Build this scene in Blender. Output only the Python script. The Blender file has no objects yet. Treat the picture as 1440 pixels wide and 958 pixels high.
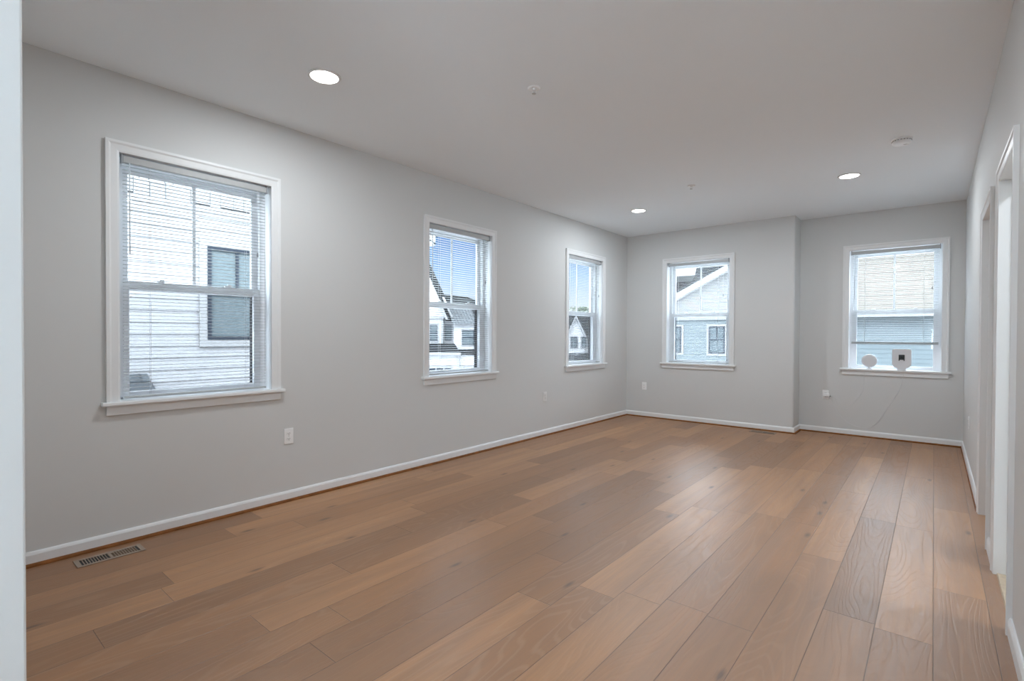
import bpy, math, random
from mathutils import Matrix, Vector
random.seed(7)
S = bpy.context.scene
COL = S.collection

# ------------------------------------------------------------------ camera
cam_d = bpy.data.cameras.new('camera'); cam = bpy.data.objects.new('camera', cam_d); COL.objects.link(cam)
cam_d.sensor_width = 36.0; cam_d.lens = 36.0 * 713.5 / 1440.0; cam_d.clip_start = 0.02; cam_d.clip_end = 400
YAW, PITCH, ROLL = -0.6938, -0.0117, 0.0042
fw = Vector((math.sin(YAW) * math.cos(PITCH), math.cos(YAW) * math.cos(PITCH), math.sin(PITCH)))
r0 = Vector((math.cos(YAW), -math.sin(YAW), 0)); u0 = r0.cross(fw)
rt = r0 * math.cos(ROLL) + u0 * math.sin(ROLL); up = -r0 * math.sin(ROLL) + u0 * math.cos(ROLL)
cam.matrix_world = Matrix(((rt.x, up.x, -fw.x, 3.6557), (rt.y, up.y, -fw.y, -7.1694), (rt.z, up.z, -fw.z, 1.234), (0, 0, 0, 1)))
S.camera = cam

# ------------------------------------------------------------------ exposure, world, sun, fill lights
S.view_settings.view_transform = 'Standard'; S.view_settings.look = 'None'
S.view_settings.exposure = 0.90; S.view_settings.gamma = 1.0; S.view_settings.use_curve_mapping = False
S.cycles.max_bounces = 14; S.cycles.diffuse_bounces = 8; S.cycles.glossy_bounces = 5
S.cycles.transparent_max_bounces = 24; S.cycles.transmission_bounces = 8
S.cycles.sample_clamp_indirect = 20.0; S.cycles.use_denoising = True
S.cycles.caustics_reflective = False; S.cycles.caustics_refractive = False

LAMP_W, LAMP_C = 9.0, (0.88, 0.95, 1.0)
SUN_E = 1.0
REAR_W = 175.0
SIDE_W = 8.0
SKY = 0.56      # low sky
SKY_HIGH = 9.2  # bright band added out of view for room light and floor reflections, from about 15 to 40 degrees up

w = bpy.data.worlds.new('sky'); S.world = w; w.use_nodes = True
nt = w.node_tree; nt.nodes.clear()
tc = nt.nodes.new('ShaderNodeTexCoord'); sx = nt.nodes.new('ShaderNodeSeparateXYZ'); rp = nt.nodes.new('ShaderNodeValToRGB')
bg = nt.nodes.new('ShaderNodeBackground'); wo = nt.nodes.new('ShaderNodeOutputWorld')
nt.links.new(tc.outputs['Generated'], sx.inputs[0]); nt.links.new(sx.outputs['Z'], rp.inputs[0])
nt.links.new(rp.outputs[0], bg.inputs['Color']); nt.links.new(bg.outputs[0], wo.inputs['Surface'])
mr = nt.nodes.new('ShaderNodeMapRange'); mr.interpolation_type = 'SMOOTHSTEP'
m2 = nt.nodes.new('ShaderNodeMapRange'); m2.interpolation_type = 'SMOOTHSTEP'; mm = nt.nodes.new('ShaderNodeMath'); mm.operation = 'MULTIPLY'
for n_, vals in ((mr, (0.21, 0.31, SKY, SKY_HIGH)), (m2, (0.45, 0.80, 1.0, 0.75))):
    for k, v in enumerate(vals): n_.inputs[k + 1].default_value = v
    nt.links.new(sx.outputs['Z'], n_.inputs[0])
nt.links.new(mr.outputs[0], mm.inputs[0]); nt.links.new(m2.outputs[0], mm.inputs[1]); nt.links.new(mm.outputs[0], bg.inputs['Strength'])
e = rp.color_ramp.elements
e[0].position = 0.0; e[0].color = (0.93, 0.97, 1.0, 1)
e[1].position = 1.0; e[1].color = (0.76, 0.89, 1.0, 1)
for p, c in ((0.05, (0.86, 0.94, 1.0, 1)), (0.12, (0.40, 0.64, 0.96, 1)), (0.20, (0.13, 0.31, 0.70, 1)), (0.31, (0.80, 0.91, 1.0, 1))):
    k = e.new(p); k.color = c

def light(name, typ, loc, energy, color, size=None, size_y=None, rot=None, parent=None, shape=None, spread=None):
    l = bpy.data.lights.new(name, typ); l.energy = energy; l.color = color
    if typ == 'AREA':
        l.shape = shape or ('RECTANGLE' if size_y else 'DISK'); l.size = size
        if size_y: l.size_y = size_y
        if spread: l.spread = spread
    o = bpy.data.objects.new(name, l); COL.objects.link(o); o.location = loc
    if rot: o.rotation_euler = rot
    if parent: o.parent = parent
    return o
sd = Vector((0.60, -0.60, 0.53))
sun = light('sun', 'SUN', (12, -12, 14), SUN_E, (1.0, 0.96, 0.90)); sun.data.angle = 0.009
sun.rotation_euler = sd.to_track_quat('Z', 'Y').to_euler()
light('rear_fill_light', 'AREA', (5.0, -10.85, 1.35), REAR_W, (0.72, 0.88, 1.0), 2.8, 1.9, (math.radians(150), 0, 0))  # added fill behind the camera, tilted up to brighten the ceiling
light('side_fill_light', 'AREA', (6.38, -9.3, 1.35), SIDE_W, (0.72, 0.88, 1.0), 2.6, 1.9, (math.radians(134), 0, math.radians(90)))  # second added fill, out of view, aimed at the near wall and ceiling

# ------------------------------------------------------------------ materials
class NT:
    def __init__(s, name):
        s.m = bpy.data.materials.new(name); s.m.use_nodes = True; s.t = s.m.node_tree; s.t.nodes.clear()
        s.out = s.n('ShaderNodeOutputMaterial')
    def n(s, typ, ins=None, **kw):
        nd = s.t.nodes.new(typ)
        for k, v in kw.items(): setattr(nd, k, v)
        for k, v in (ins or {}).items(): s.set(nd.inputs[k], v)
        return nd
    def set(s, sock, v):
        if hasattr(v, 'links'): s.t.links.new(v, sock)
        else: sock.default_value = v
    def math(s, op, a, b=0.0, c=None):
        nd = s.n('ShaderNodeMath', {0: a, 1: b}, operation=op)
        if c is not None: s.set(nd.inputs[2], c)
        return nd.outputs[0]
    def comb(s, x, y, z=0.0): return s.n('ShaderNodeCombineXYZ', {0: x, 1: y, 2: z}).outputs[0]
    def mix(s, f, a, b, blend='MIX'):
        nd = s.n('ShaderNodeMix', data_type='RGBA', blend_type=blend)
        s.set(nd.inputs[0], f); s.set(nd.inputs[6], a); s.set(nd.inputs[7], b)
        return nd.outputs[2]
    def ramp(s, f, pts):
        nd = s.n('ShaderNodeValToRGB', {0: f}); el = nd.color_ramp.elements
        el[0].position, el[0].color = pts[0][0], pts[0][1]; el[1].position, el[1].color = pts[-1][0], pts[-1][1]
        for p, c in pts[1:-1]:
            k = el.new(p); k.color = c
        return nd.outputs[0]
    def mapr(s, v, a, b, c, d):
        return s.n('ShaderNodeMapRange', {0: v, 1: a, 2: b, 3: c, 4: d}).outputs[0]
    def done(s, shader): s.t.links.new(shader, s.out.inputs['Surface']); return s.m

def paint(name, col, rough=0.5, bump=0.0, scale=300.0, spec=0.5, metal=0.0, emit=None, es=0.0, vary=0.0):
    g = NT(name)
    p = g.n('ShaderNodeBsdfPrincipled', {'Roughness': rough, 'Specular IOR Level': spec, 'Metallic': metal})
    co = g.n('ShaderNodeTexCoord').outputs['Object']
    c = (*col, 1)
    if vary:
        nz = g.n('ShaderNodeTexNoise', {'Vector': co, 'Scale': scale * 0.08, 'Detail': 3.0}).outputs[0]
        f = g.mapr(nz, 0.3, 0.7, 1 - vary, 1 + vary)
        hs = g.n('ShaderNodeHueSaturation', {'Color': c, 'Value': f}); g.set(p.inputs['Base Color'], hs.outputs[0])
    else: p.inputs['Base Color'].default_value = c
    if bump:
        nz = g.n('ShaderNodeTexNoise', {'Vector': co, 'Scale': scale, 'Detail': 2.0}).outputs[0]
        b = g.n('ShaderNodeBump', {'Strength': bump, 'Distance': 0.002, 'Height': nz}); g.set(p.inputs['Normal'], b.outputs[0])
    if emit: p.inputs['Emission Color'].default_value = (*emit, 1); p.inputs['Emission Strength'].default_value = es
    return g.done(p.outputs[0])

def glass(name, tint=(1, 1, 1), base=0.0):
    g = NT(name)
    fc = g.n('ShaderNodeLayerWeight', {'Blend': 0.5}).outputs['Facing']
    fr = g.math('ADD', 0.03, g.math('MULTIPLY', 0.5, g.math('POWER', fc, 5.0)))
    tr = g.n('ShaderNodeBsdfTransparent', {'Color': (*tint, 1)}); gl = g.n('ShaderNodeBsdfGlossy', {'Roughness': 0.02})
    mx = g.n('ShaderNodeMixShader', {0: fr}); g.t.links.new(tr.outputs[0], mx.inputs[1]); g.t.links.new(gl.outputs[0], mx.inputs[2])
    return g.done(mx.outputs[0])

def screen_mesh(name):
    g = NT(name)
    return g.done(g.n('ShaderNodeBsdfTransparent', {'Color': (0.78, 0.78, 0.79, 1)}).outputs[0])

def plank_floor(name):
    g = NT(name)
    xyz = g.n('ShaderNodeSeparateXYZ', {0: g.n('ShaderNodeTexCoord').outputs['Object']})
    x, y = xyz.outputs[0], xyz.outputs[1]
    W, L = 0.1915, 1.52
    rx = g.math('DIVIDE', g.math('SUBTRACT', x, 3.666), W)
    row = g.math('FLOOR', rx); fx = g.math('FRACT', rx)
    off = g.n('ShaderNodeTexWhiteNoise', {'W': g.math('ADD', row, 11.37)}, noise_dimensions='1D').outputs['Value']
    yl = g.math('ADD', g.math('DIVIDE', y, L), g.math('MULTIPLY', off, 9.0))
    pi, fy = g.math('FLOOR', yl), g.math('FRACT', yl)
    wn = g.n('ShaderNodeTexWhiteNoise', {'Vector': g.comb(row, pi, 3.0)}, noise_dimensions='3D')
    r1 = wn.outputs['Value']; rs = g.n('ShaderNodeSeparateColor', {0: wn.outputs['Color']})
    r2, r3 = rs.outputs[1], rs.outputs[2]
    sh = g.math('MULTIPLY', r2, 40.0)
    # cathedral figure: contour lines of a soft stretched noise, different on every plank
    n1 = g.n('ShaderNodeTexNoise', {'Vector': g.comb(g.math('MULTIPLY', x, 4.6), g.math('MULTIPLY', y, 0.62), sh), 'Scale': 1.0, 'Detail': 1.5, 'Roughness': 0.45}).outputs[0]
    fine = g.n('ShaderNodeTexNoise', {'Vector': g.comb(g.math('MULTIPLY', x, 110.0), g.math('MULTIPLY', y, 3.0), sh), 'Scale': 1.0, 'Detail': 4.0, 'Roughness': 0.6}).outputs[0]
    rings = g.math('SINE', g.math('MULTIPLY', g.math('ADD', n1, g.math('MULTIPLY', fine, 0.012)), 150.0))
    figure = g.mapr(rings, 0.35, 1.0, 0.0, 1.0)
    soft = g.n('ShaderNodeTexNoise', {'Vector': g.comb(g.math('MULTIPLY', x, 14.0), g.math('MULTIPLY', y, 1.1), sh), 'Scale': 1.0, 'Detail': 3.0}).outputs[0]
    col = g.ramp(r1, [(0.0, (0.27, 0.128, 0.055, 1)), (0.3, (0.35, 0.168, 0.072, 1)), (0.65, (0.41, 0.200, 0.086, 1)), (1.0, (0.51, 0.262, 0.120, 1))])
    col = g.mix(g.mapr(soft, 0.32, 0.68, 0.45, 0.0), col, (0.225, 0.118, 0.064, 1))
    col = g.mix(g.mapr(fine, 0.35, 0.65, 0.22, 0.0), col, (0.20, 0.105, 0.058, 1))
    col = g.mix(g.math('MULTIPLY', figure, g.mapr(r3, 0.2, 1.0, 0.04, 0.17)), col, (0.56, 0.40, 0.28, 1))
    # knots
    vo = g.n('ShaderNodeTexVoronoi', {'Vector': g.comb(g.math('MULTIPLY', x, 5.2), g.math('MULTIPLY', y, 1.7), 0.0), 'Scale': 1.0, 'Randomness': 1.0}, voronoi_dimensions='2D')
    vs = g.n('ShaderNodeSeparateColor', {0: vo.outputs['Color']}).outputs[0]
    dist = g.math('ADD', vo.outputs['Distance'], g.math('MULTIPLY', g.math('SUBTRACT', fine, 0.5), 0.10))
    knot = g.math('MULTIPLY', g.mapr(dist, 0.02, 0.10, 1.0, 0.0), g.math('GREATER_THAN', vs, 0.84))
    col = g.mix(g.math('MULTIPLY', knot, 0.75), col, (0.085, 0.048, 0.032, 1))
    # seams
    ex = g.math('MULTIPLY', g.math('MINIMUM', fx, g.math('SUBTRACT', 1.0, fx)), W)
    ey = g.math('MULTIPLY', g.math('MINIMUM', fy, g.math('SUBTRACT', 1.0, fy)), L)
    ed = g.math('MINIMUM', ex, ey)
    seam = g.mapr(ed, 0.0007, 0.0022, 1.0, 0.0)
    col = g.mix(g.math('MULTIPLY', seam, 0.6), col, (0.05, 0.03, 0.02, 1))
    h = g.math('SUBTRACT', g.math('ADD', g.math('MULTIPLY', fine, 0.35), g.math('MULTIPLY', figure, -0.45)), g.math('MULTIPLY', seam, 1.5))
    bp = g.n('ShaderNodeBump', {'Strength': 0.55, 'Distance': 0.0012, 'Height': h})
    rough = g.math('ADD', g.mapr(fine, 0.3, 0.7, 0.36, 0.44), g.math('MULTIPLY', figure, 0.06))
    p = g.n('ShaderNodeBsdfPrincipled', {'Base Color': col, 'Roughness': rough, 'Specular IOR Level': 1.0, 'Normal': bp.outputs[0]})
    return g.done(p.outputs[0])

def shingle(name, c):
    g = NT(name)
    co = g.n('ShaderNodeTexCoord').outputs['Object']
    br = g.n('ShaderNodeTexBrick', {'Vector': co, 'Color1': (*c, 1), 'Color2': tuple(v * 0.7 for v in c) + (1,), 'Mortar': tuple(v * 0.4 for v in c) + (1,), 'Scale': 1.0, 'Mortar Size': 0.012, 'Brick Width': 0.32, 'Row Height': 0.14})
    p = g.n('ShaderNodeBsdfPrincipled', {'Base Color': br.outputs[0], 'Roughness': 0.9, 'Specular IOR Level': 0.0})
    return g.done(p.outputs[0])

def tile(name):
    g = NT(name)
    co = g.n('ShaderNodeTexCoord').outputs['Object']
    br = g.n('ShaderNodeTexBrick', {'Vector': co, 'Color1': (0.74, 0.72, 0.69, 1), 'Color2': (0.70, 0.68, 0.65, 1), 'Mortar': (0.55, 0.54, 0.52, 1), 'Scale': 1.0, 'Mortar Size': 0.003, 'Brick Width': 0.6, 'Row Height': 0.3})
    p = g.n('ShaderNodeBsdfPrincipled', {'Base Color': br.outputs[0], 'Roughness': 0.35})
    return g.done(p.outputs[0])

M = dict(
    wall=paint('greige_wall_paint', (0.66, 0.665, 0.66), 0.62, 0.05, 260),
    ceil=paint('flat_ceiling_paint', (0.875, 0.92, 0.955), 0.9, 0.04, 220),
    trim=paint('white_trim_paint', (0.80, 0.81, 0.815), 0.38),
    vinyl=paint('white_vinyl', (0.82, 0.83, 0.85), 0.35),
    blind=paint('shaded_white_slat', (0.46, 0.472, 0.476), 0.4),  # white slats; their shaded grey is put into the base colour
    cord=paint('white_cord', (0.72, 0.73, 0.74), 0.7),
    clearp=paint('clear_plastic_wand', (0.75, 0.80, 0.84), 0.15),
    greyp=paint('grey_plastic_tassel', (0.35, 0.36, 0.38), 0.4),
    plate=paint('white_plastic', (0.88, 0.88, 0.88), 0.35),
    slot=paint('dark_slot', (0.03, 0.03, 0.03), 0.6),
    black=paint('black_screen_frame', (0.035, 0.037, 0.042), 0.5),
    screen=screen_mesh('insect_screen_mesh'),
    glass=glass('window_glass', (0.97, 0.985, 0.99)),
    floor=plank_floor('oak_planks'),
    shoe=paint('brown_stained_shoe_moulding', (0.21, 0.078, 0.020), 0.65, spec=0.2, vary=0.25, scale=200),
    vent=paint('taupe_register_metal', (0.30, 0.235, 0.185), 0.5),
    damper=paint('brown_damper_metal', (0.17, 0.115, 0.075), 0.6, spec=0.2),
    d_roof=shingle('dark_shingle', (0.018, 0.0195, 0.021)),
    p_roof=shingle('grey_porch_shingle', (0.075, 0.082, 0.088)),
    lamp=paint('lit_diffuser', (0.9, 0.9, 0.9), 0.5, emit=(1.0, 0.97, 0.92), es=7.0),
    chrome=paint('brushed_metal', (0.55, 0.55, 0.55), 0.35, metal=1.0),
    device=paint('white_device_plastic', (0.72, 0.72, 0.74), 0.4),
    gloss=paint('black_glass', (0.008, 0.008, 0.009), 0.15),
    tile=tile('light_floor_tile'),
    strip=paint('pale_oak_threshold', (0.50, 0.40, 0.29), 0.35, vary=0.15),
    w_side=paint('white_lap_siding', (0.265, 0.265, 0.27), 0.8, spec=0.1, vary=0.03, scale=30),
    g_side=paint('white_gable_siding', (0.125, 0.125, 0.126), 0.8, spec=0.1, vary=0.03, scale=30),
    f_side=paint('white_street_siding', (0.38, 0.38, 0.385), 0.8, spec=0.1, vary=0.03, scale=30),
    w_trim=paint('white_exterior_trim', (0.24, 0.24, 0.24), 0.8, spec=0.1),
    b_side=paint('blue_grey_lap_siding', (0.128, 0.150, 0.155), 0.8, spec=0.1, vary=0.04, scale=30),
    t_side=paint('tan_lap_siding', (0.115, 0.101, 0.086), 0.8, spec=0.1, vary=0.06, scale=30),
    roof=shingle('charcoal_shingle', (0.021, 0.022, 0.023)),
    seam=paint('standing_seam_metal', (0.085, 0.09, 0.093), 0.8, spec=0.1, metal=0.0),
    xframe=paint('dark_bronze_frame', (0.022, 0.027, 0.036), 0.8, spec=0.05),
    xglass=paint('reflecting_pane', (0.085, 0.105, 0.112), 0.3, spec=0.1),
    ground=paint('street_ground', (0.72, 0.72, 0.72), 0.9, vary=0.05, scale=3),
    leaf=paint('dark_foliage', (0.06, 0.075, 0.045), 0.8, vary=0.4, scale=30),
    bark=paint('grey_bark', (0.16, 0.14, 0.125), 0.9),
    shade=paint('roller_shade', (0.8, 0.8, 0.8), 0.8),
)

# ------------------------------------------------------------------ mesh builder
class MB:
    def __init__(s): s.v, s.f, s.mi, s.sm = [], [], [], []
    def face(s, idx, mi=0, sm=False): s.f.append(tuple(idx)); s.mi.append(mi); s.sm.append(sm)
    def box(s, x0, x1, y0, y1, z0, z1, mi=0):
        x0, x1 = sorted((x0, x1)); y0, y1 = sorted((y0, y1)); z0, z1 = sorted((z0, z1))
        b = len(s.v)
        s.v += [(x0, y0, z0), (x1, y0, z0), (x1, y1, z0), (x0, y1, z0), (x0, y0, z1), (x1, y0, z1), (x1, y1, z1), (x0, y1, z1)]
        for q in ((0, 3, 2, 1), (4, 5, 6, 7), (0, 1, 5, 4), (1, 2, 6, 5), (2, 3, 7, 6), (3, 0, 4, 7)): s.face([b + i for i in q], mi)
        return s
    def loft(s, rings, mi=0, closed=True, cap=True, sm=False):
        n = len(rings[0]); b = len(s.v)
        for r in rings: s.v += [tuple(p) for p in r]
        for i in range(len(rings) - 1):
            for j in range(n if closed else n - 1):
                a, c = b + i * n + j, b + i * n + (j + 1) % n
                s.face((a, c, c + n, a + n), mi, sm)
        if cap and closed:
            s.face([b + j for j in range(n)][::-1], mi); s.face([b + (len(rings) - 1) * n + j for j in range(n)], mi)
        return s
    def prism(s, poly, axis, a0, a1, mi=0, sm=False):
        def P(p, a): return {'x': (a, p[0], p[1]), 'y': (p[0], a, p[1]), 'z': (p[0], p[1], a)}[axis]
        return s.loft([[P(p, a0) for p in poly], [P(p, a1) for p in poly]], mi, sm=sm)
    def lathe(s, prof, c=(0, 0, 0), n=28, axis='z', mi=0, sm=True, sx=1.0):
        rings = []
        for r, h in prof:
            ring = []
            for k in range(n):
                a = 2 * math.pi * k / n; p, q = r * math.cos(a) * sx, r * math.sin(a)
                ring.append({'z': (c[0] + p, c[1] + q, c[2] + h), 'y': (c[0] + p, c[1] + h, c[2] + q), 'x': (c[0] + h, c[1] + p, c[2] + q)}[axis])
            rings.append(ring)
        return s.loft(rings, mi, sm=sm)
    def tube(s, pts, r, n=8, mi=0):
        pts = [Vector(p) for p in pts]; rings = []
        for i, p in enumerate(pts):
            d = (pts[min(i + 1, len(pts) - 1)] - pts[max(i - 1, 0)]).normalized()
            a = Vector((0, 0, 1)) if abs(d.z) < 0.9 else Vector((1, 0, 0))
            u = d.cross(a).normalized(); v = d.cross(u)
            rr = r[i] if isinstance(r, (list, tuple)) else r
            rings.append([p + (u * math.cos(2 * math.pi * k / n) + v * math.sin(2 * math.pi * k / n)) * rr for k in range(n)])
        return s.loft(rings, mi, sm=True)
    def build(s, name, mats, parent=None, bevel=0.0, loc=None, rotz=0.0):
        me = bpy.data.meshes.new(name); me.from_pydata(s.v, [], s.f)
        for m in (mats if isinstance(mats, (list, tuple)) else [mats]): me.materials.append(m)
        for p, mi, sm in zip(me.polygons, s.mi, s.sm): p.material_index = mi; p.use_smooth = sm
        import bmesh
        bm = bmesh.new(); bm.from_mesh(me); bmesh.ops.recalc_face_normals(bm, faces=bm.faces); bm.to_mesh(me); bm.free()
        o = bpy.data.objects.new(name, me); COL.objects.link(o)
        if parent: o.parent = parent
        if loc: o.location = loc
        o.rotation_euler = (0, 0, rotz)
        if bevel:
            bv = o.modifiers.new('bevel', 'BEVEL'); bv.width = bevel; bv.segments = 2; bv.limit_method = 'ANGLE'
        return o

def empty(name, loc=(0, 0, 0), rotz=0.0):
    o = bpy.data.objects.new(name, None); COL.objects.link(o); o.location = loc; o.rotation_euler = (0, 0, rotz); o.empty_display_size = 0.1
    return o
def tag(o, label, cat, group=None):
    o['label'] = label; o['category'] = cat
    if group: o['group'] = group
    return o
def struct(o, label=None):
    o['kind'] = 'structure'
    if label: o['label'] = label
    return o
def copy_tree(o, parent=None):
    c = o.copy(); COL.objects.link(c)
    if parent: c.parent = parent
    for ch in o.children: copy_tree(ch, c)
    return c

# ------------------------------------------------------------------ room shell
H = 2.743; XW = 3.915; YR = 0.343; XJ = 2.304; YE = -11.0
def wall_holes(mb, a0, a1, z0, z1, holes, emit):
    cs = sorted({a0, a1, *[h[0] for h in holes], *[h[1] for h in holes]})
    for i in range(len(cs) - 1):
        l, r = cs[i], cs[i + 1]; hs = sorted([h for h in holes if h[0] <= l + 1e-6 and h[1] >= r - 1e-6], key=lambda h: h[2])
        z = z0
        for h in hs:
            if h[2] > z + 1e-6: emit(l, r, z, h[2])
            z = h[3]
        if z < z1 - 1e-6: emit(l, r, z, z1)
HW, ZB, ZT = 0.44, 0.835, 2.285            # window opening
WIN_L = [-5.918, -3.562, -1.196]; WIN_B = [(1.082, 0.0), (3.281, YR)]
def hole(c): return (c - HW - 0.018, c + HW + 0.018, ZB - 0.023, ZT + 0.018)

mb = MB(); wall_holes(mb, YE, 0.0, 0, H, [hole(c) for c in WIN_L], lambda l, r, a, b: mb.box(-0.2, 0, l, r, a, b))
struct(mb.build('wall_left', M['wall']), 'long greige left wall with three windows')
mb = MB(); wall_holes(mb, -0.2, XJ - 0.22, 0, H, [hole(WIN_B[0][0])], lambda l, r, a, b: mb.box(l, r, 0, 0.2, a, b))
R = 0.022
pil = [(XJ - 0.22, 0.0)] + [(XJ - R + R * math.sin(t), R - R * math.cos(t)) for t in [i * math.pi / 16 for i in range(9)]] + [(XJ, YR + 0.2), (XJ - 0.22, YR + 0.2)]
b = len(mb.v); mb.prism(pil, 'z', 0, H, 0)
wall_holes(mb, XJ, XW + 0.115, 0, H, [hole(WIN_B[1][0])], lambda l, r, a, b: mb.box(l, r, YR, YR + 0.2, a, b))
struct(mb.build('wall_back', M['wall']), 'greige back wall with a rounded jog between its two windows')
D1 = (-3.10, -2.40); D2 = (-4.20, -3.55); DH = 2.035
mb = MB(); wall_holes(mb, -7.7, YR + 0.2, 0, H, [(D1[0] - .018, D1[1] + .018, 0, DH + .018), (D2[0] - .018, D2[1] + .018, 0, DH + .018)], lambda l, r, a, b: mb.box(XW, XW + 0.115, l, r, a, b))
struct(mb.build('wall_right', M['wall']), 'greige right wall with two cased openings')
struct(MB().box(0, 2.277, -7.145, -7.015, 0, H).build('wall_near', M['wall'], bevel=0.004), 'end of the near wall at the left edge')
# unseen rest of the storey behind the camera and behind the openings
struct(MB().box(-0.2, 6.7, YE - 0.2, YE, 0, H).build('wall_rear', M['wall']))
struct(MB().box(6.5, 6.7, YE, -7.58, 0, H).build('wall_rear_right', M['wall']))
struct(MB().box(XW + 0.115, 6.5, -7.7, -7.58, 0, H).build('wall_kitchen', M['wall']))
mb = MB()
for yy in (-1.75, -3.33, -4.95): mb.box(XW + 0.115, 5.6, yy - 0.05, yy + 0.05, 0, H)
mb.box(5.6, 5.7, -5.0, -1.7, 0, H)
struct(mb.build('wall_side_rooms', M['wall']), 'white walls of the rooms behind the cased openings')
struct(MB().box(-0.2, 6.7, YE - 0.2, YR + 0.2, -0.25, 0).build('floor', M['floor']), 'oak plank floor with dark knots')
struct(MB().box(XW + 0.045, 5.6, -4.9, -3.38, 0, 0.006).build('floor_side_room', M['tile']), 'pale tile floor beyond the nearer opening')
struct(MB().box(-0.5, 7.0, YE - 0.5, YR + 0.5, H, H + 0.3).build('ceiling', M['ceil']), 'plain white ceiling')

# baseboards and shoe mouldings
def sweep_seg(path, prof, i):
    """segment i of a mitred run along the floor; prof = (offset into the room, height)"""
    def nrm(k):
        d = Vector(path[k + 1]) - Vector(path[k]); d.normalize(); return Vector((d.y, -d.x))
    def corner(k):
        if k == 0: return nrm(0)
        if k == len(path) - 1: return nrm(k - 1)
        a, b = nrm(k - 1), nrm(k); m = (a + b); return m / (1 + a.dot(b))
    rings = []
    for k in (i, i + 1):
        c = corner(k); rings.append([(path[k][0] + c.x * t, path[k][1] + c.y * t, z) for t, z in prof])
    return MB().loft(rings)
def merge(mbs):
    o = MB()
    for m in mbs:
        b = len(o.v); o.v += m.v; o.f += [tuple(i + b for i in f) for f in m.f]; o.mi += m.mi; o.sm += m.sm
    return o
run = [(0, -7.015), (0, 0), (XJ, 0), (XJ, YR), (XW, YR), (XW, D1[1] + 0.062)]
bp = [(0, 0), (0.014, 0), (0.014, 0.060), (0.010, 0.070), (0.006, 0.076), (0, 0.076)]
sp = [(0.0138, 0), (0.030, 0), (0.0293, 0.006), (0.026, 0.012), (0.020, 0.016), (0.0138, 0.017)]
struct(sweep_seg(run, bp, 0).build('baseboard_left', M['trim']), 'white baseboard along the left wall')
struct(merge([sweep_seg(run, bp, i) for i in (1, 2, 3)]).build('baseboard_back', M['trim']), 'white baseboard along the back wall')
mid, near = [(XW, D1[0] - 0.062), (XW, D2[1] + 0.062)], [(XW, D2[0] - 0.062), (XW, -7.7)]
struct(merge([sweep_seg(run, bp, 4), sweep_seg(mid, bp, 0), sweep_seg(near, bp, 0)]).build('baseboard_right', M['trim']), 'white baseboard along the right wall')
struct(sweep_seg(run, sp, 0).build('trim_1', M['shoe']), 'brown shoe moulding along the left wall')
struct(merge([sweep_seg(run, sp, i) for i in (1, 2, 3)]).build('trim_2', M['shoe']), 'brown shoe moulding along the back wall')
sp2 = [(0.0138, 0), (0.022, 0), (0.021, 0.007), (0.0138, 0.010)]
struct(sweep_seg(run, sp2, 4).build('trim_3', M['shoe']), 'thin brown shoe moulding along the right wall')

# mitred casing around an opening: local x along the wall, y outward from the room, z up
CP = [(0, 0.0), (0, -0.011), (0.010, -0.013), (0.040, -0.014), (0.050, -0.019), (0.0645, -0.019), (0.0645, 0.0)]
def casing(hw, z0, zt, prof=CP):
    rings = []
    for sx_, z, top in ((-1, z0, 0), (-1, zt, 1), (1, zt, 1), (1, z0, 0)):
        rings.append([(sx_ * (hw + o), t, z + (o if top else 0)) for o, t in prof])
    return MB().loft(rings)

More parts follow.
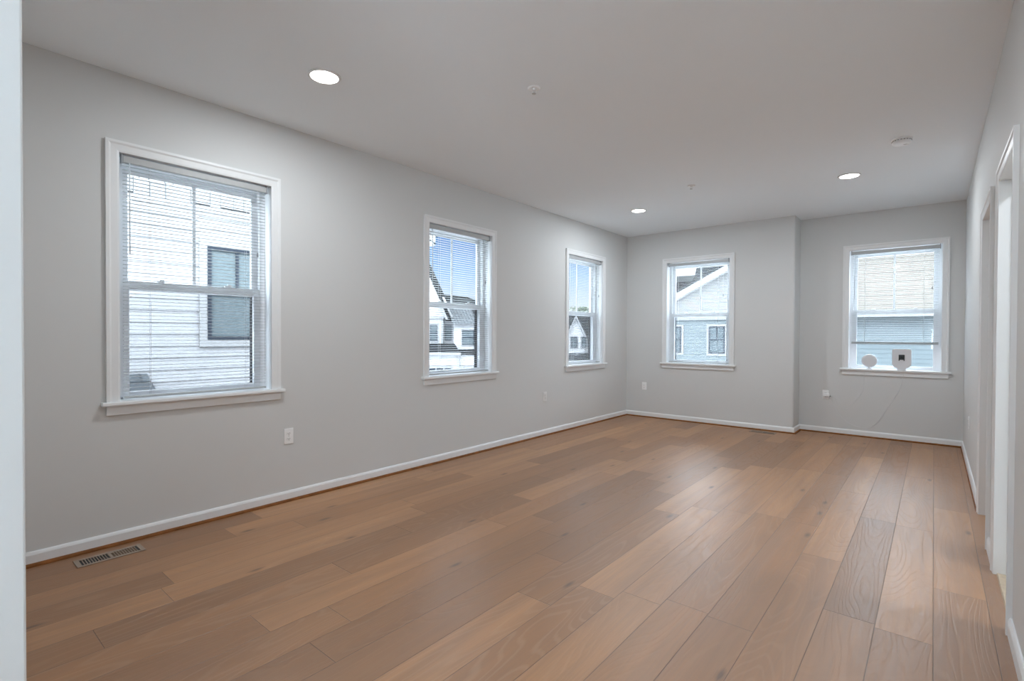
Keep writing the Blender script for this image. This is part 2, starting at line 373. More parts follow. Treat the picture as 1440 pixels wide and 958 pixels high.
def make_window():
    w_ = empty('window_1')
    casing(HW, ZB, ZT).build('casing', M['trim'], w_)
    nose = [(-0.042, 0.818), (-0.040, 0.813), (0.10, 0.812), (0.10, ZB), (-0.037, ZB), (-0.041, 0.831)]
    mb = MB(); mb.loft([[(-0.5265, y, z) for y, z in nose[:2] + [(0, 0.812), (0, ZB)] + nose[4:]], [(0.5265, y, z) for y, z in nose[:2] + [(0, 0.812), (0, ZB)] + nose[4:]]])
    mb.box(-HW - 0.015, HW + 0.015, 0, 0.10, 0.812, ZB)
    mb.build('stool', M['trim'], w_)
    MB().box(-0.5045, 0.5045, -0.017, 0, 0.757, 0.812).build('apron', M['trim'], w_, bevel=0.003)
    mb = MB()
    for s in (-1, 1): mb.box(s * HW, s * (HW + 0.018), 0, 0.105, 0.812, ZT + 0.018)
    mb.box(-HW - 0.018, HW + 0.018, 0, 0.105, ZT, ZT + 0.018); mb.build('jamb', M['trim'], w_)
    mb = MB()
    for s in (-1, 1): mb.box(s * 0.405, s * (HW + 0.018), 0.10, 0.20, 0.812, ZT + 0.018)
    mb.box(-0.41, 0.41, 0.10, 0.20, 2.255, ZT + 0.018); mb.box(-0.41, 0.41, 0.10, 0.20, 0.812, 0.848); mb.build('frame', M['vinyl'], w_)
    def sash(name, hw, st, y0, y1, za, zb, rb, rtp):
        mb = MB()
        for s in (-1, 1): mb.box(s * (hw - st), s * hw, y0, y1, za, zb)
        mb.box(-hw + st, hw - st, y0, y1, za, za + rb); mb.box(-hw + st, hw - st, y0, y1, zb - rtp, zb)
        return mb.build(name, M['vinyl'], w_, bevel=0.003)
    lo = sash('lower_sash', 0.410, 0.043, 0.104, 0.134, 0.842, 1.552, 0.034, 0.052)
    MB().box(-0.368, 0.368, 0.117, 0.121, 0.87, 1.505).build('pane', M['glass'], lo)
    mb = MB()
    for x in (-0.2, 0.2): mb.box(x - 0.022, x + 0.022, 0.108, 0.130, 1.552, 1.562); mb.box(x - 0.006, x + 0.018, 0.106, 0.118, 1.562, 1.572)
    mb.build('sash_lock', M['vinyl'], lo, bevel=0.002)
    hi = sash('upper_sash', 0.406, 0.041, 0.140, 0.168, 1.500, 2.258, 0.050, 0.050)
    MB().box(-0.366, 0.366, 0.152, 0.156, 1.545, 2.21).build('pane', M['glass'], hi)
    MB().box(-0.010, 0.010, 0.150, 0.158, 1.549, 2.209).build('muntin', M['vinyl'], hi)
    mb = MB()
    for s in (-1, 1): mb.box(s * 0.374, s * 0.402, 0.176, 0.192, 0.848, 1.53)
    mb.box(-0.374, 0.374, 0.176, 0.192, 1.512, 1.53); mb.box(-0.374, 0.374, 0.176, 0.192, 0.848, 0.862)
    sf = mb.build('screen_frame', M['black'], w_)
    MB().box(-0.374, 0.374, 0.1835, 0.1845, 0.862, 1.512).build('insect_screen', M['screen'], sf)
    return w_
win = make_window(); SPOTS = [((0, c, 0), math.pi / 2) for c in WIN_L] + [((c, y, 0), 0.0) for c, y in WIN_B]
WL = ['window in the left wall nearest the camera', 'middle window in the left wall', 'window in the left wall beside the far corner', 'window in the back wall left of the jog', 'window in the back wall right of the jog']
for i, (p, rz) in enumerate(SPOTS):
    o = win if i == 0 else copy_tree(win)
    o.name = 'window_%d' % (i + 1); o.location = p; o.rotation_euler = (0, 0, rz); struct(o, 'white double-hung ' + WL[i])

# cased openings in the right wall (local x along -y of the room)
def make_opening(name, y0, y1):
    d = empty(name, (XW, (y0 + y1) / 2, 0), -math.pi / 2); hw = (y1 - y0) / 2
    casing(hw, 0, DH, [(o * 0.96, t) for o, t in CP]).build('casing', M['trim'], d)
    c2 = casing(hw, 0, DH, [(o * 0.96, -t + 0.115) for o, t in CP]); c2.build('casing', M['trim'], d)
    mb = MB()
    for s in (-1, 1): mb.box(s * hw, s * (hw + 0.018), 0, 0.115, 0, DH + 0.018); mb.box(s * (hw - 0.011), s * hw, 0.05, 0.085, 0, DH)
    mb.box(-hw, hw, 0, 0.115, DH, DH + 0.018); mb.box(-hw, hw, 0.05, 0.085, DH - 0.011, DH); mb.build('jamb', M['trim'], d)
    return d
struct(make_opening('door_1', *D1), 'farther cased opening in the right wall')
d2 = struct(make_opening('door_2', *D2), 'nearer cased opening in the right wall')
MB().prism([(0.002, 0), (0.05, 0), (0.046, 0.009), (0.006, 0.009)], 'x', -0.325, 0.325).build('threshold', M['strip'], d2)

# unseen windows with drawn shades, added behind the camera to go with the fill lights
d = empty('window_6', (5.0, YE, 0)); d.scale = (0.83, 1, 1); struct(d)
mb = MB(); mb.box(-1.8, -1.72, 0, 0.03, 0.35, 2.4); mb.box(1.72, 1.8, 0, 0.03, 0.35, 2.4); mb.box(-1.72, 1.72, 0, 0.03, 2.32, 2.4); mb.box(-1.72, 1.72, 0, 0.03, 0.35, 0.42)
mb.build('casing', M['trim'], d); MB().box(-1.72, 1.72, 0.004, 0.012, 0.42, 2.32).build('shade', M['shade'], d)
d7 = copy_tree(d); d7.name = 'window_7'; d7.location = (6.5, -9.3, 0); d7.rotation_euler = (0, 0, math.pi / 2); d7.scale = (0.75, 1, 1)

# ------------------------------------------------------------------ exterior
struct(MB().box(-90, 60, -60, 110, -3.3, -3.1).build('ground', M['ground']), 'street level ground outside')

def siding(mb, x0, x1, z0, z1, course=0.16, y=0.0, clip=None, mi=0, lip=0.020):
    z = z0
    while z < z1 - 0.01:
        t = min(z + course, z1); a, b_ = (x0, x1); c, d_ = (x0, x1)
        if clip: a, b_ = clip(z, x0, x1); c, d_ = clip(t, x0, x1)
        if b_ - a > 0.02 and d_ >= c:
            mb.loft([[(a, y - lip, z), (a, y + 0.05, z), (c, y + 0.05, t), (c, y - 0.006, t)], [(b_, y - lip, z), (b_, y + 0.05, z), (d_, y + 0.05, t), (d_, y - 0.006, t)]], mi)
        z = t
    return mb
def gable_clip(xp, zp, slope):
    def f(z, a, b):
        r = max(0.0, (zp - z) / slope); return max(a, xp - r), min(b, xp + r)
    return f
def xwindow(parent, x0, x1, z0, z1, trim=0.09, y=0.0, frame=None, cols=1, rail=True):
    fr = MB(); f = 0.05; y0 = y - 0.055
    fr.box(x0, x0 + f, y0, y, z0, z1); fr.box(x1 - f, x1, y0, y, z0, z1); fr.box(x0 + f, x1 - f, y0, y, z0, z0 + f); fr.box(x0 + f, x1 - f, y0, y, z1 - f, z1)
    zm = (z0 + z1) / 2
    if rail: fr.box(x0 + f, x1 - f, y0, y, zm - 0.025, zm + 0.025)
    for k in range(1, cols):
        xm = x0 + (x1 - x0) * k / cols; fr.box(xm - 0.018, xm + 0.018, y0 + 0.005, y, zm if rail else z0, z1)
    wn = fr.build('window', frame or M['xframe'], parent)
    MB().box(x0 + 0.02, x1 - 0.02, y - 0.03, y - 0.02, z0 + 0.02, z1 - 0.02).build('pane', M['xglass'], wn)
    if trim:
        t = MB(); y1 = y - 0.045
        t.box(x0 - trim, x0, y1, y, z0 - trim, z1 + trim); t.box(x1, x1 + trim, y1, y, z0 - trim, z1 + trim); t.box(x0, x1, y1, y, z0 - trim, z0); t.box(x0, x1, y1, y, z1, z1 + trim)
        t.build('window_trim', M['w_trim'], wn)
    return wn
def slab(mb, pts, th=0.12, mi=0):
    """a flat slab: quad or triangle thickened downwards"""
    n = len(pts); return mb.loft([[(x, y, z - th) for x, y, z in pts], [tuple(p) for p in pts]], mi)

G = -3.1
# neighbouring house close outside the left wall: local x = room y + 5.2, local -y faces our room, z from the ground
nb = tag(empty('neighbour_house', (-4.3, -5.2, G), math.pi / 2), 'white lap-sided house close outside the nearest left window, with dark framed window', 'house', 'houses seen through the windows')
clip = gable_clip(-0.6, 6.2 + 5.35 * 0.84, 0.84)
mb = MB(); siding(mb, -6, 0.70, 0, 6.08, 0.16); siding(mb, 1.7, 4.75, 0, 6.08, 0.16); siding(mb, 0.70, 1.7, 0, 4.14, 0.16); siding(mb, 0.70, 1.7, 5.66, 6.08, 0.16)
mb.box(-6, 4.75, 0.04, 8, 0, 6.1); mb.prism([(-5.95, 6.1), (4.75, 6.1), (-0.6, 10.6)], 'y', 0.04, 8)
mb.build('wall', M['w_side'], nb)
mb = MB(); rz = random.Random(3); z = 6.12; k = 0
while z < 9.6:
    hh = 0.19; a, b_ = clip(z + hh, -5.9, 4.7); x = a
    while x < b_ - 0.05:
        wd = min(rz.choice((0.10, 0.14, 0.18, 0.24, 0.30)), b_ - x); dz = rz.choice((0, 0.035))
        mb.box(x + 0.004, x + wd - 0.004, -0.022 - rz.random() * 0.008, 0.05, z + dz, z + hh + 0.03); x += wd
    z += hh; k += 1
mb.box(-6, 4.75, -0.03, 0.05, 6.05, 6.13)
mb.build('gable_shakes', M['w_side'], nb)
xwindow(nb, 0.80, 1.60, 1.142 - G, 2.47 - G, trim=0.10, cols=2)
mb = MB()
for s in (-1, 1):
    x1 = -0.6 + s * 5.42; z1 = 10.70 - 5.42 * 0.84
    mb.loft([[(x1, y, z1 + d_), (-0.6, y, 10.70 + d_)][::s] for y, d_ in ((-0.3, -0.03), (-0.3, 0.17), (-0.26, 0.17), (-0.26, -0.03))], cap=False, closed=False)
    mb.prism([(x1, z1 - 0.05), (x1, z1 + 0.17), (-0.6, 10.87), (-0.6, 10.65)], 'y', -0.32, -0.27)
    mb.prism([(x1, z1 - 0.05), (x1, z1 + 0.02), (x1 - s * 0.35, z1 + 0.02), (x1 - s * 0.35, z1 - 0.05)], 'y', -0.32, 0.1)
mb.build('rake_board', M['w_trim'], nb)
mb = MB()
for s in (-1, 1):
    x1 = -0.6 + s * 5.50; z1 = 10.9 - 5.50 * 0.84
    mb.prism([(x1, z1), (x1, z1 + 0.05), (-0.6, 10.95), (-0.6, 10.9)], 'y', -0.36, 8.3)
mb.build('roof', M['roof'], nb)
# flared porch roof on that house
rings = []
for t in [i / 8 for i in range(9)]:
    out = 0.04 + 0.95 * t; zz = 0.70 - 0.62 * t ** 0.8 - G; ex = 0.10 + 0.30 * t
    rings.append([(-2.9 - ex, 0.0, zz), (-2.9 - ex, -out, zz), (0.02 + ex * 0.6, -out, zz), (0.02 + ex * 0.6, 0.0, zz)])
MB().loft(rings).build('porch_roof', M['p_roof'], nb)

# white houses across the street (local x to the right, -y towards us, z from the ground)
RZ = 0.6938
ha = tag(empty('townhouse', (-21.53, 16.10, G), RZ), 'white house across the street with standing-seam metal roof, seen through the middle left window', 'house', 'houses seen through the windows')
U = lambda u: u + 4.5
Z = lambda z: z - G
mb = MB(); siding(mb, U(-9.5), U(-4.72), Z(0.40), Z(2.35), 0.14, 0.0, lip=0.010)
siding(mb, U(-9.5), U(-4.45), Z(2.35), Z(6.4), 0.14, -0.02, gable_clip(U(-7.0), Z(2.35 + 2.55 * 2.25), 2.25), lip=0.010)
siding(mb, U(-4.72), U(-3.96), Z(0.2), Z(2.26), 0.14, 0.5, lip=0.010); siding(mb, U(-3.9), U(-2.40), Z(0.1), Z(1.93), 0.14, -0.2, lip=0.010)
mb.box(U(-9.5), U(-4.72), 0.04, 8, Z(-3.1), Z(2.3)); mb.box(U(-4.72), U(-2.40), 0.54, 8, Z(-3.1), Z(2.2)); mb.box(U(-3.9), U(-2.40), -0.16, 0.6, Z(0.1), Z(1.9))
mb.prism([(U(-9.5), Z(2.3)), (U(-4.5), Z(2.3)), (U(-7.0), Z(7.9))], 'y', 0.04, 4)
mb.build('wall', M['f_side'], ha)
for a, b_ in ((-5.50, -5.02), (-4.58, -4.12)): xwindow(ha, U(a), U(b_), Z(0.80), Z(1.88), trim=0.1, y=-0.0 if a < -5 else 0.5, rail=True)
xwindow(ha, U(-3.33), U(-2.53), Z(0.52), Z(1.52), trim=0.05, y=-0.2, cols=2)
mb = MB()
mb.prism([(U(-4.40), Z(2.20)), (U(-4.26), Z(2.20)), (U(-6.98), Z(8.32)), (U(-7.10), Z(8.2))], 'y', -0.35, -0.1)
mb.prism([(U(-4.10), Z(2.35)), (U(-3.98), Z(2.35)), (U(-4.6), Z(3.72)), (U(-4.72), Z(3.72))], 'y', 0.1, 0.3)
mb.box(U(-9.5), U(-4.6), -0.12, 0.0, Z(2.27), Z(2.40)); mb.box(U(-4.74), U(-4.62), -0.05, 0.6, Z(0.35), Z(2.3)); mb.box(U(-2.5), U(-2.36), -0.24, 0.6, Z(0.1), Z(1.95))
mb.build('rake_board', M['w_trim'], ha)
mb = MB()
slab(mb, [(U(-9.8), 0.9, Z(2.2)), (U(-1.6), 0.9, Z(2.2)), (U(-1.6), 5, Z(3.62)), (U(-2.6), 5, Z(3.75)), (U(-3.5), 5, Z(4.12)), (U(-5.2), 5, Z(4.30)), (U(-9.8), 5, Z(4.5))])
slab(mb, [(U(-4.5), 0.3, Z(2.24)), (U(-3.7), 0.3, Z(2.24)), (U(-4.0), 1.5, Z(3.0)), (U(-4.75), 1.5, Z(3.0))])
slab(mb, [(U(-4.2), -0.15, Z(7.0 - 4.75)), (U(-4.2), 4, Z(2.25)), (U(-7.0), 4, Z(8.3)), (U(-7.0), -0.15, Z(8.3))], 0.1)
mb.build('roof', M['roof'], ha)
mb = MB(); A, B, C_, D_ = (U(-3.92), -0.55, Z(1.95)), (U(-2.30), -0.55, Z(1.95)), (U(-2.9), 1.4, Z(3.0)), (U(-4.55), 1.4, Z(3.0))
slab(mb, [A, B, C_, D_], 0.06)
for k in range(9):
    t = k / 8; p = Vector(A).lerp(Vector(B), t); q = Vector(D_).lerp(Vector(C_), t)
    mb.loft([[(v.x - 0.015, v.y, v.z), (v.x + 0.015, v.y, v.z), (v.x + 0.015, v.y, v.z + 0.06), (v.x - 0.015, v.y, v.z + 0.06)] for v in (p, q)])
mb.build('metal_roof', M['seam'], ha)
mb = MB(); slab(mb, [(U(-9.8), -2.4, Z(0.10)), (U(-3.25), -2.4, Z(0.10)), (U(-3.85), -0.1, Z(0.62)), (U(-9.8), -0.1, Z(0.62))], 0.08)
slab(mb, [(U(-3.3), -2.1, Z(0.04)), (U(-1.6), -2.1, Z(0.04)), (U(-1.6), -0.2, Z(0.25)), (U(-3.6), -0.2, Z(0.25))], 0.08); mb.build('garage_roof', M['roof'], ha)
mb = MB(); siding(mb, U(-9.5), U(-3.45), Z(-0.72), Z(0.02), 0.14, -2.1, lip=0.010); siding(mb, U(-3.4), U(-1.7), Z(-0.72), Z(-0.04), 0.14, -1.9, lip=0.010); mb.box(U(-9.5), U(-3.45), -2.06, 0.0, Z(-3.1), Z(0.0)); mb.box(U(-3.45), U(-1.7), -1.86, 0.5, Z(-3.1), Z(-0.05)); mb.build('garage_wall', M['f_side'], ha)
MB().box(U(-9.8), U(-3.2), -2.46, -2.36, Z(-0.06), Z(0.09)).build('fascia', M['w_trim'], ha)
MB().box(U(-3.46), U(-3.30), -2.3, -2.12, Z(-3.1), Z(0.0)).build('porch_post', M['w_trim'], ha)
for a, b_, y in ((-6.3, -3.75, -2.1), (-3.1, -1.8, -1.9)):
    gd = MB().box(U(a), U(b_), y - 0.04, y, Z(-3.1), Z(-0.78)).build('garage_door', M['w_trim'], ha)
    mb = MB(); nn = 5 if b_ - a > 2 else 3
    for k in range(nn):
        x0 = U(a) + 0.1 + (b_ - a - 0.1) * k / nn; mb.box(x0, x0 + (b_ - a) / nn - 0.12, y - 0.05, y - 0.03, Z(-1.06), Z(-0.90))
    mb.build('pane', M['xframe'], gd)

hb = tag(empty('gabled_house', (-14.61, 21.85, G), RZ), 'white steep-gabled house across the street, seen through the left window beside the corner', 'house', 'houses seen through the windows')
V = lambda u: u - 4.5
mb = MB(); siding(mb, V(3.66), V(4.84), Z(0.02), Z(1.2), 0.14, lip=0.010); siding(mb, V(3.66), V(4.84), Z(1.2), Z(2.5), 0.14, 0.0, gable_clip(V(4.25), Z(2.5), 2.0), lip=0.010)
siding(mb, V(4.84), V(8.5), Z(0.02), Z(1.2), 0.14, 0.4, lip=0.010); siding(mb, V(0.5), V(3.66), Z(0.02), Z(1.2), 0.14, 0.4, lip=0.010)
mb.box(V(3.66), V(4.84), 0.04, 5, Z(-3.1), Z(1.2)); mb.box(V(0.5), V(8.5), 0.44, 8, Z(-3.1), Z(1.2)); mb.prism([(V(3.66), Z(1.2)), (V(4.84), Z(1.2)), (V(4.25), Z(2.45))], 'y', 0.04, 3)
mb.build('wall', M['f_side'], hb)
xwindow(hb, V(3.92), V(4.37), Z(0.38), Z(1.09), trim=0.06, cols=2)
for a, b_ in ((5.0, 5.33), (5.42, 5.75)): xwindow(hb, V(a - 0.36), V(b_ - 0.36), Z(0.38), Z(1.09), trim=0.06, y=0.4 if a > 5.3 else 0.0)
mb = MB()
for s in (-1, 1): mb.prism([(V(4.25), Z(2.36)), (V(4.25), Z(2.60)), (V(4.25) + s * 0.72, Z(1.13)), (V(4.25) + s * 0.62, Z(1.08))], 'y', -0.2, -0.04)
mb.box(V(4.84), V(8.6), 0.05, 0.4, Z(1.20), Z(1.34)); mb.box(V(0.5), V(3.6), 0.05, 0.4, Z(1.20), Z(1.34)); mb.build('rake_board', M['w_trim'], hb)
mb = MB(); slab(mb, [(V(0.3), 0.0, Z(1.36)), (V(8.8), 0.0, Z(1.36)), (V(8.8), 3.6, Z(2.72)), (V(0.3), 3.6, Z(2.72))], 0.1)
for s in (-1, 1): mb.prism([(V(4.25), Z(2.56)), (V(4.25), Z(2.66)), (V(4.25) + s * 0.78, Z(1.14)), (V(4.25) + s * 0.72, Z(1.1))], 'y', -0.22, 3)
mb.build('roof', M['roof'], hb)
mb = MB(); slab(mb, [(V(0.3), -2.4, Z(-0.36)), (V(8.8), -2.4, Z(-0.36)), (V(8.8), 0.3, Z(0.02)), (V(0.3), 0.3, Z(0.02))], 0.08); mb.build('garage_roof', M['roof'], hb)
mb = MB(); siding(mb, V(0.5), V(8.5), Z(-3.1), Z(-0.42), 0.14, -2.1, lip=0.010); mb.box(V(0.5), V(8.5), -2.06, 0.1, Z(-3.1), Z(-0.45)); mb.build('garage_wall', M['f_side'], hb)
MB().box(V(0.3), V(8.8), -2.46, -2.36, Z(-0.52), Z(-0.36)).build('fascia', M['w_trim'], hb)

# blue and tan house behind the back wall
hc = tag(empty('gabled_house', (0.0, 14.0, G), 0.0), 'blue-grey lower storey house under a white gable and tan wall, beyond the back windows', 'house', 'houses seen through the windows')
mb = MB(); siding(mb, -8.3, -4.58, 0, Z(1.88), 0.15); siding(mb, -4.58, -3.45, 0, Z(0.45), 0.15)
siding(mb, -3.45, -2.80, 0, Z(0.45), 0.15); siding(mb, -4.58, -3.45, Z(0.45), Z(1.88), 0.15); siding(mb, -2.80, 9, 0, Z(1.88), 0.15); siding(mb, -3.45, -2.80, Z(1.68), Z(1.88), 0.15)
mb.box(-8.3, 9, 0.04, 9, 0, Z(1.95)); mb.build('wall', M['b_side'], hc)
gc = gable_clip(-1.2, Z(4.73), 0.514)
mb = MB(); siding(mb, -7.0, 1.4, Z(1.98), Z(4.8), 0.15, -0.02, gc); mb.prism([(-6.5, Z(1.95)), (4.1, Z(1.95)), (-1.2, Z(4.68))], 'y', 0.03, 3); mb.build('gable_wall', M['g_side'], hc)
mb = MB(); siding(mb, 0.9, 6.5, Z(1.98), Z(5.0), 0.15, -0.45); mb.box(0.9, 6.5, -0.41, 5, Z(1.98), Z(5.0)); mb.build('tan_wall', M['t_side'], hc)
mb = MB(); mb.box(-8.4, 9, -0.07, 0.02, Z(1.87), Z(2.0)); mb.box(0.86, 6.55, -0.52, 0, Z(1.87), Z(2.0))
for s in (-1, 1): mb.prism([(-1.2, Z(4.55)), (-1.2, Z(4.80)), (-1.2 + s * 5.6, Z(4.80 - 5.6 * 0.514)), (-1.2 + s * 5.6, Z(4.55 - 5.6 * 0.514))], 'y', -0.32, -0.03)
mb.build('rake_board', M['w_trim'], hc)
for a, b_ in ((-5.25, -4.58), (-3.44, -2.80)): xwindow(hc, a, b_, Z(0.50), Z(1.60), trim=0.09, cols=2)
mb = MB()
for s in (-1, 1): mb.prism([(-1.2, Z(4.80)), (-1.2, Z(4.88)), (-1.2 + s * 5.7, Z(4.88 - 5.7 * 0.514)), (-1.2 + s * 5.7, Z(4.80 - 5.7 * 0.514))], 'y', -0.36, 6)
slab(mb, [(-8.6, 0.4, Z(2.0)), (9.4, 0.4, Z(2.0)), (9.4, 9.5, Z(6.6)), (-11.0, 9.5, Z(6.6))]); slab(mb, [(0.7, -0.8, Z(4.95)), (6.7, -0.8, Z(4.95)), (6.7, 5, Z(6.2)), (0.7, 5, Z(6.2))])
mb.build('roof', M['d_roof'], hc)
dp = [(-6.9, Z(3.93)), (-4.62, Z(3.93)), (-4.50, Z(4.5)), (-4.3, Z(5.4)), (-6.9, Z(5.4))]
mb = MB(); mb.loft([[(x, 1.6, z) for x, z in dp], [(x - 1.5, 5.2, z) for x, z in dp]]); mb.build('dormer', M['w_trim'], hc)

# trees beyond the houses
def tree(loc, label, crown_r, zc, bare):
    t = tag(empty('tree', loc), label, 'tree'); rr = random.Random(int(loc[0] * 10))
    mb = MB(); mb.tube([(0, 0, 0), (0.05, 0, zc * 0.5), (0, 0, zc + crown_r * 0.4)], [0.16, 0.12, 0.04], 8)
    for k in range(16 if bare else 6):
        a = rr.random() * 6.28; h0 = zc - crown_r * (0.9 - 0.8 * rr.random()); L_ = crown_r * (0.7 + 0.5 * rr.random())
        p = [(0, 0, h0), (math.cos(a) * L_ * .5, math.sin(a) * L_ * .5, h0 + L_ * .45), (math.cos(a + .3) * L_ * .9, math.sin(a + .3) * L_ * .9, h0 + L_ * .95)]
        mb.tube(p, [0.06, 0.045, 0.02], 6)
    mb.build('trunk', M['bark'], t)
    mb = MB(); cnt = 160 if bare else 900
    for k in range(cnt):
        while True:
            v = Vector((rr.uniform(-1, 1), rr.uniform(-1, 1), rr.uniform(-0.8, 0.8)))
            if v.length < 1: break
        c = Vector((0, 0, zc)) + v * crown_r; s_ = 0.10 + 0.07 * rr.random(); n_ = Vector((rr.uniform(-1, 1), rr.uniform(-1, 1), rr.uniform(-1, 1))).normalized()
        a = n_.orthogonal().normalized() * s_; b_ = n_.cross(a)
        i = len(mb.v); mb.v += [tuple(c + a), tuple(c + b_ * .6), tuple(c - a), tuple(c - b_ * .6)]; mb.face((i, i + 1, i + 2, i + 3))
    mb.build('foliage', M['leaf'], t)
tree((-28.15, 44.20, G), 'dark bushy tree rising behind the steep-gabled house', 0.75, 7.0, False)
tree((-32.35, 48.70, G), 'thin nearly bare tree left of the bushy tree beyond the gabled house', 0.75, 7.35, True)

# ------------------------------------------------------------------ blinds
def make_blind(zbot):
    b = empty('mini_blind')
    mb = MB(); mb.box(-0.416, 0.416, 0.012, 0.046, 2.236, 2.277)
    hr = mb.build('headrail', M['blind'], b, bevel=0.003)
    for x in (-0.424, 0.416): MB().box(x, x + 0.008, 0.010, 0.048, 2.232, 2.285).build('end_bracket', M['greyp'], hr)
    mb = MB(); z = 2.220; zs = []
    while z > zbot + 0.022: zs.append(z); z -= 0.0215
    n_hid = int((2.220 - 0.870) / 0.0215) - len(zs)
    zs += [zbot + 0.0085 + 0.0009 * k for k in range(min(max(n_hid, 0), 14))]
    for z in zs:
        prof = []
        for k in range(5):
            y = -0.0125 + 0.00625 * k; prof.append((0.029 + y, z + 0.0022 * (1 - (y / 0.0125) ** 2)))
        prof += [(y, zz - 0.0005) for y, zz in prof[::-1]]
        mb.loft([[(-0.414, y, zz) for y, zz in prof], [(0.414, y, zz) for y, zz in prof]], sm=False)
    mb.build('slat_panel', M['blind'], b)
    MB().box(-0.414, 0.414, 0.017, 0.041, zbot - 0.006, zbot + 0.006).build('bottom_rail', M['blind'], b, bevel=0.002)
    for x in (-0.28, 0.28):
        MB().tube([(x, 0.0155, 2.236), (x, 0.0155, zbot)], 0.0008, 6).tube([(x, 0.0425, 2.236), (x, 0.0425, zbot)], 0.0008, 6).build('ladder_cord', M['cord'], b)
    MB().tube([(-0.385, 0.010, 2.236), (-0.386, 0.006, 2.20), (-0.386, 0.006, 1.70)], 0.0035, 6).build('tilt_wand', M['clearp'], b)
    lc = MB().tube([(0.352, 0.010, 2.236), (0.352, 0.008, 2.15), (0.352, 0.008, 1.80)], 0.0010, 6).build('lift_cord', M['cord'], b)
    MB().lathe([(0.002, 0.018), (0.005, 0.012), (0.007, -0.012), (0.003, -0.014)], (0.352, 0.008, 1.785), 12).build('tassel', M['greyp'], lc)
    return b
BL = ['white mini blind lowered over the large near left window facing the neighbouring wall', 'white mini blind lowered in the middle window of the left wall', 'white mini blind in the left-wall window beside the far corner', 'white mini blind lowered in the back window left of the wall jog', 'white mini blind half raised above the white devices in the right back window']
bl = make_blind(0.852); bl5 = make_blind(1.142)
for i, (p, rz) in enumerate(SPOTS):
    o = bl5 if i == 4 else (bl if i == 0 else copy_tree(bl))
    o.location = p; o.rotation_euler = (0, 0, rz); tag(o, BL[i], 'blind', 'white mini blinds in the windows')

# ------------------------------------------------------------------ ceiling fixtures
def make_lamp():
    t = empty('recessed_light')
    MB().lathe([(0.078, -0.0005), (0.092, -0.0005), (0.093, -0.004), (0.088, -0.008), (0.080, -0.009), (0.078, -0.006)], n=48).build('trim_ring', M['trim'], t)
    MB().lathe([(0.0785, -0.001), (0.0785, -0.006), (0.05, -0.0066), (0.004, -0.007)], n=48).build('diffuser', M['lamp'], t)
    light('lamp_light', 'AREA', (0, 0, -0.012), LAMP_W, LAMP_C, 0.15, parent=t)
    return t
lp = make_lamp()
for i, (x, y, lab) in enumerate(((0.895, -5.578, 'lit round recessed ceiling light nearest the camera, above the large left window'), (0.892, -1.462, 'lit round recessed ceiling light near the far left corner'), (3.027, -1.463, 'lit round recessed ceiling light in front of the right back window'),
                                 (3.027, -5.578, 'lit round recessed ceiling light above the viewer'))):
    o = lp if i == 0 else copy_tree(lp); o.location = (x, y, H); tag(o, lab, 'ceiling light', 'recessed ceiling lights')
light('side_room_lamp', 'AREA', (4.8, -4.1, H - 0.02), 14, LAMP_C, 0.2); light('side_room_lamp', 'AREA', (4.8, -2.5, H - 0.02), 8, LAMP_C, 0.2)

def make_sprinkler():
    t = empty('fire_sprinkler')
    MB().lathe([(0.012, 0), (0.038, 0), (0.038, -0.003), (0.030, -0.007), (0.016, -0.005), (0.013, -0.002)], n=32).build('escutcheon', M['plate'], t)
    mb = MB().lathe([(0.011, 0), (0.011, -0.012), (0.006, -0.014)], n=16)
    for s in (-1, 1): mb.tube([(s * 0.009, 0, -0.010), (s * 0.011, 0, -0.022), (s * 0.003, 0, -0.034)], 0.002, 6)
    mb.build('frame_arm', M['plate'], t)
    MB().lathe([(0.003, -0.032), (0.013, -0.034), (0.013, -0.0355), (0.003, -0.036)], n=20).build('deflector', M['chrome'], t)
    return t
sk = make_sprinkler()
for i, (y, lab) in enumerate(((-4.687, 'small white ceiling sprinkler head nearer the camera'), (-2.073, 'small white ceiling sprinkler head between the two far ceiling lights'))):
    o = sk if i == 0 else copy_tree(sk); o.location = (1.758, y, H); tag(o, lab, 'sprinkler', 'ceiling sprinkler heads')

sm = tag(empty('smoke_detector', (3.449, -2.26, H)), 'round white smoke detector on the ceiling near the right wall', 'smoke detector')
MB().lathe([(0.003, 0), (0.068, 0), (0.068, -0.010), (0.060, -0.012), (0.003, -0.012)], n=40).build('base', M['plate'], sm)
mb = MB().lathe([(0.056, -0.012), (0.062, -0.018), (0.060, -0.030), (0.050, -0.038), (0.030, -0.040), (0.003, -0.041)], n=40)
mb.build('cover', M['plate'], sm)
mb = MB()
for k in range(20):
    a = 2 * math.pi * k / 20; c, s = math.cos(a), math.sin(a); t = Vector((-s, c, 0)) * 0.005; p = Vector((c * 0.0575, s * 0.0575, -0.0150))
    q = Vector((c * 0.0635, s * 0.0635, -0.0150)); d_ = Vector((0, 0, -0.0028))
    mb.loft([[p - t, p + t, p + t + d_, p - t + d_], [q - t, q + t, q + t + d_, q - t + d_]])
mb.build('smoke_slot', M['slot'], sm)
MB().lathe([(0.014, -0.0395), (0.013, -0.044), (0.003, -0.0445)], (0.022, 0.012, 0), 20).build('test_button', M['plate'], sm)

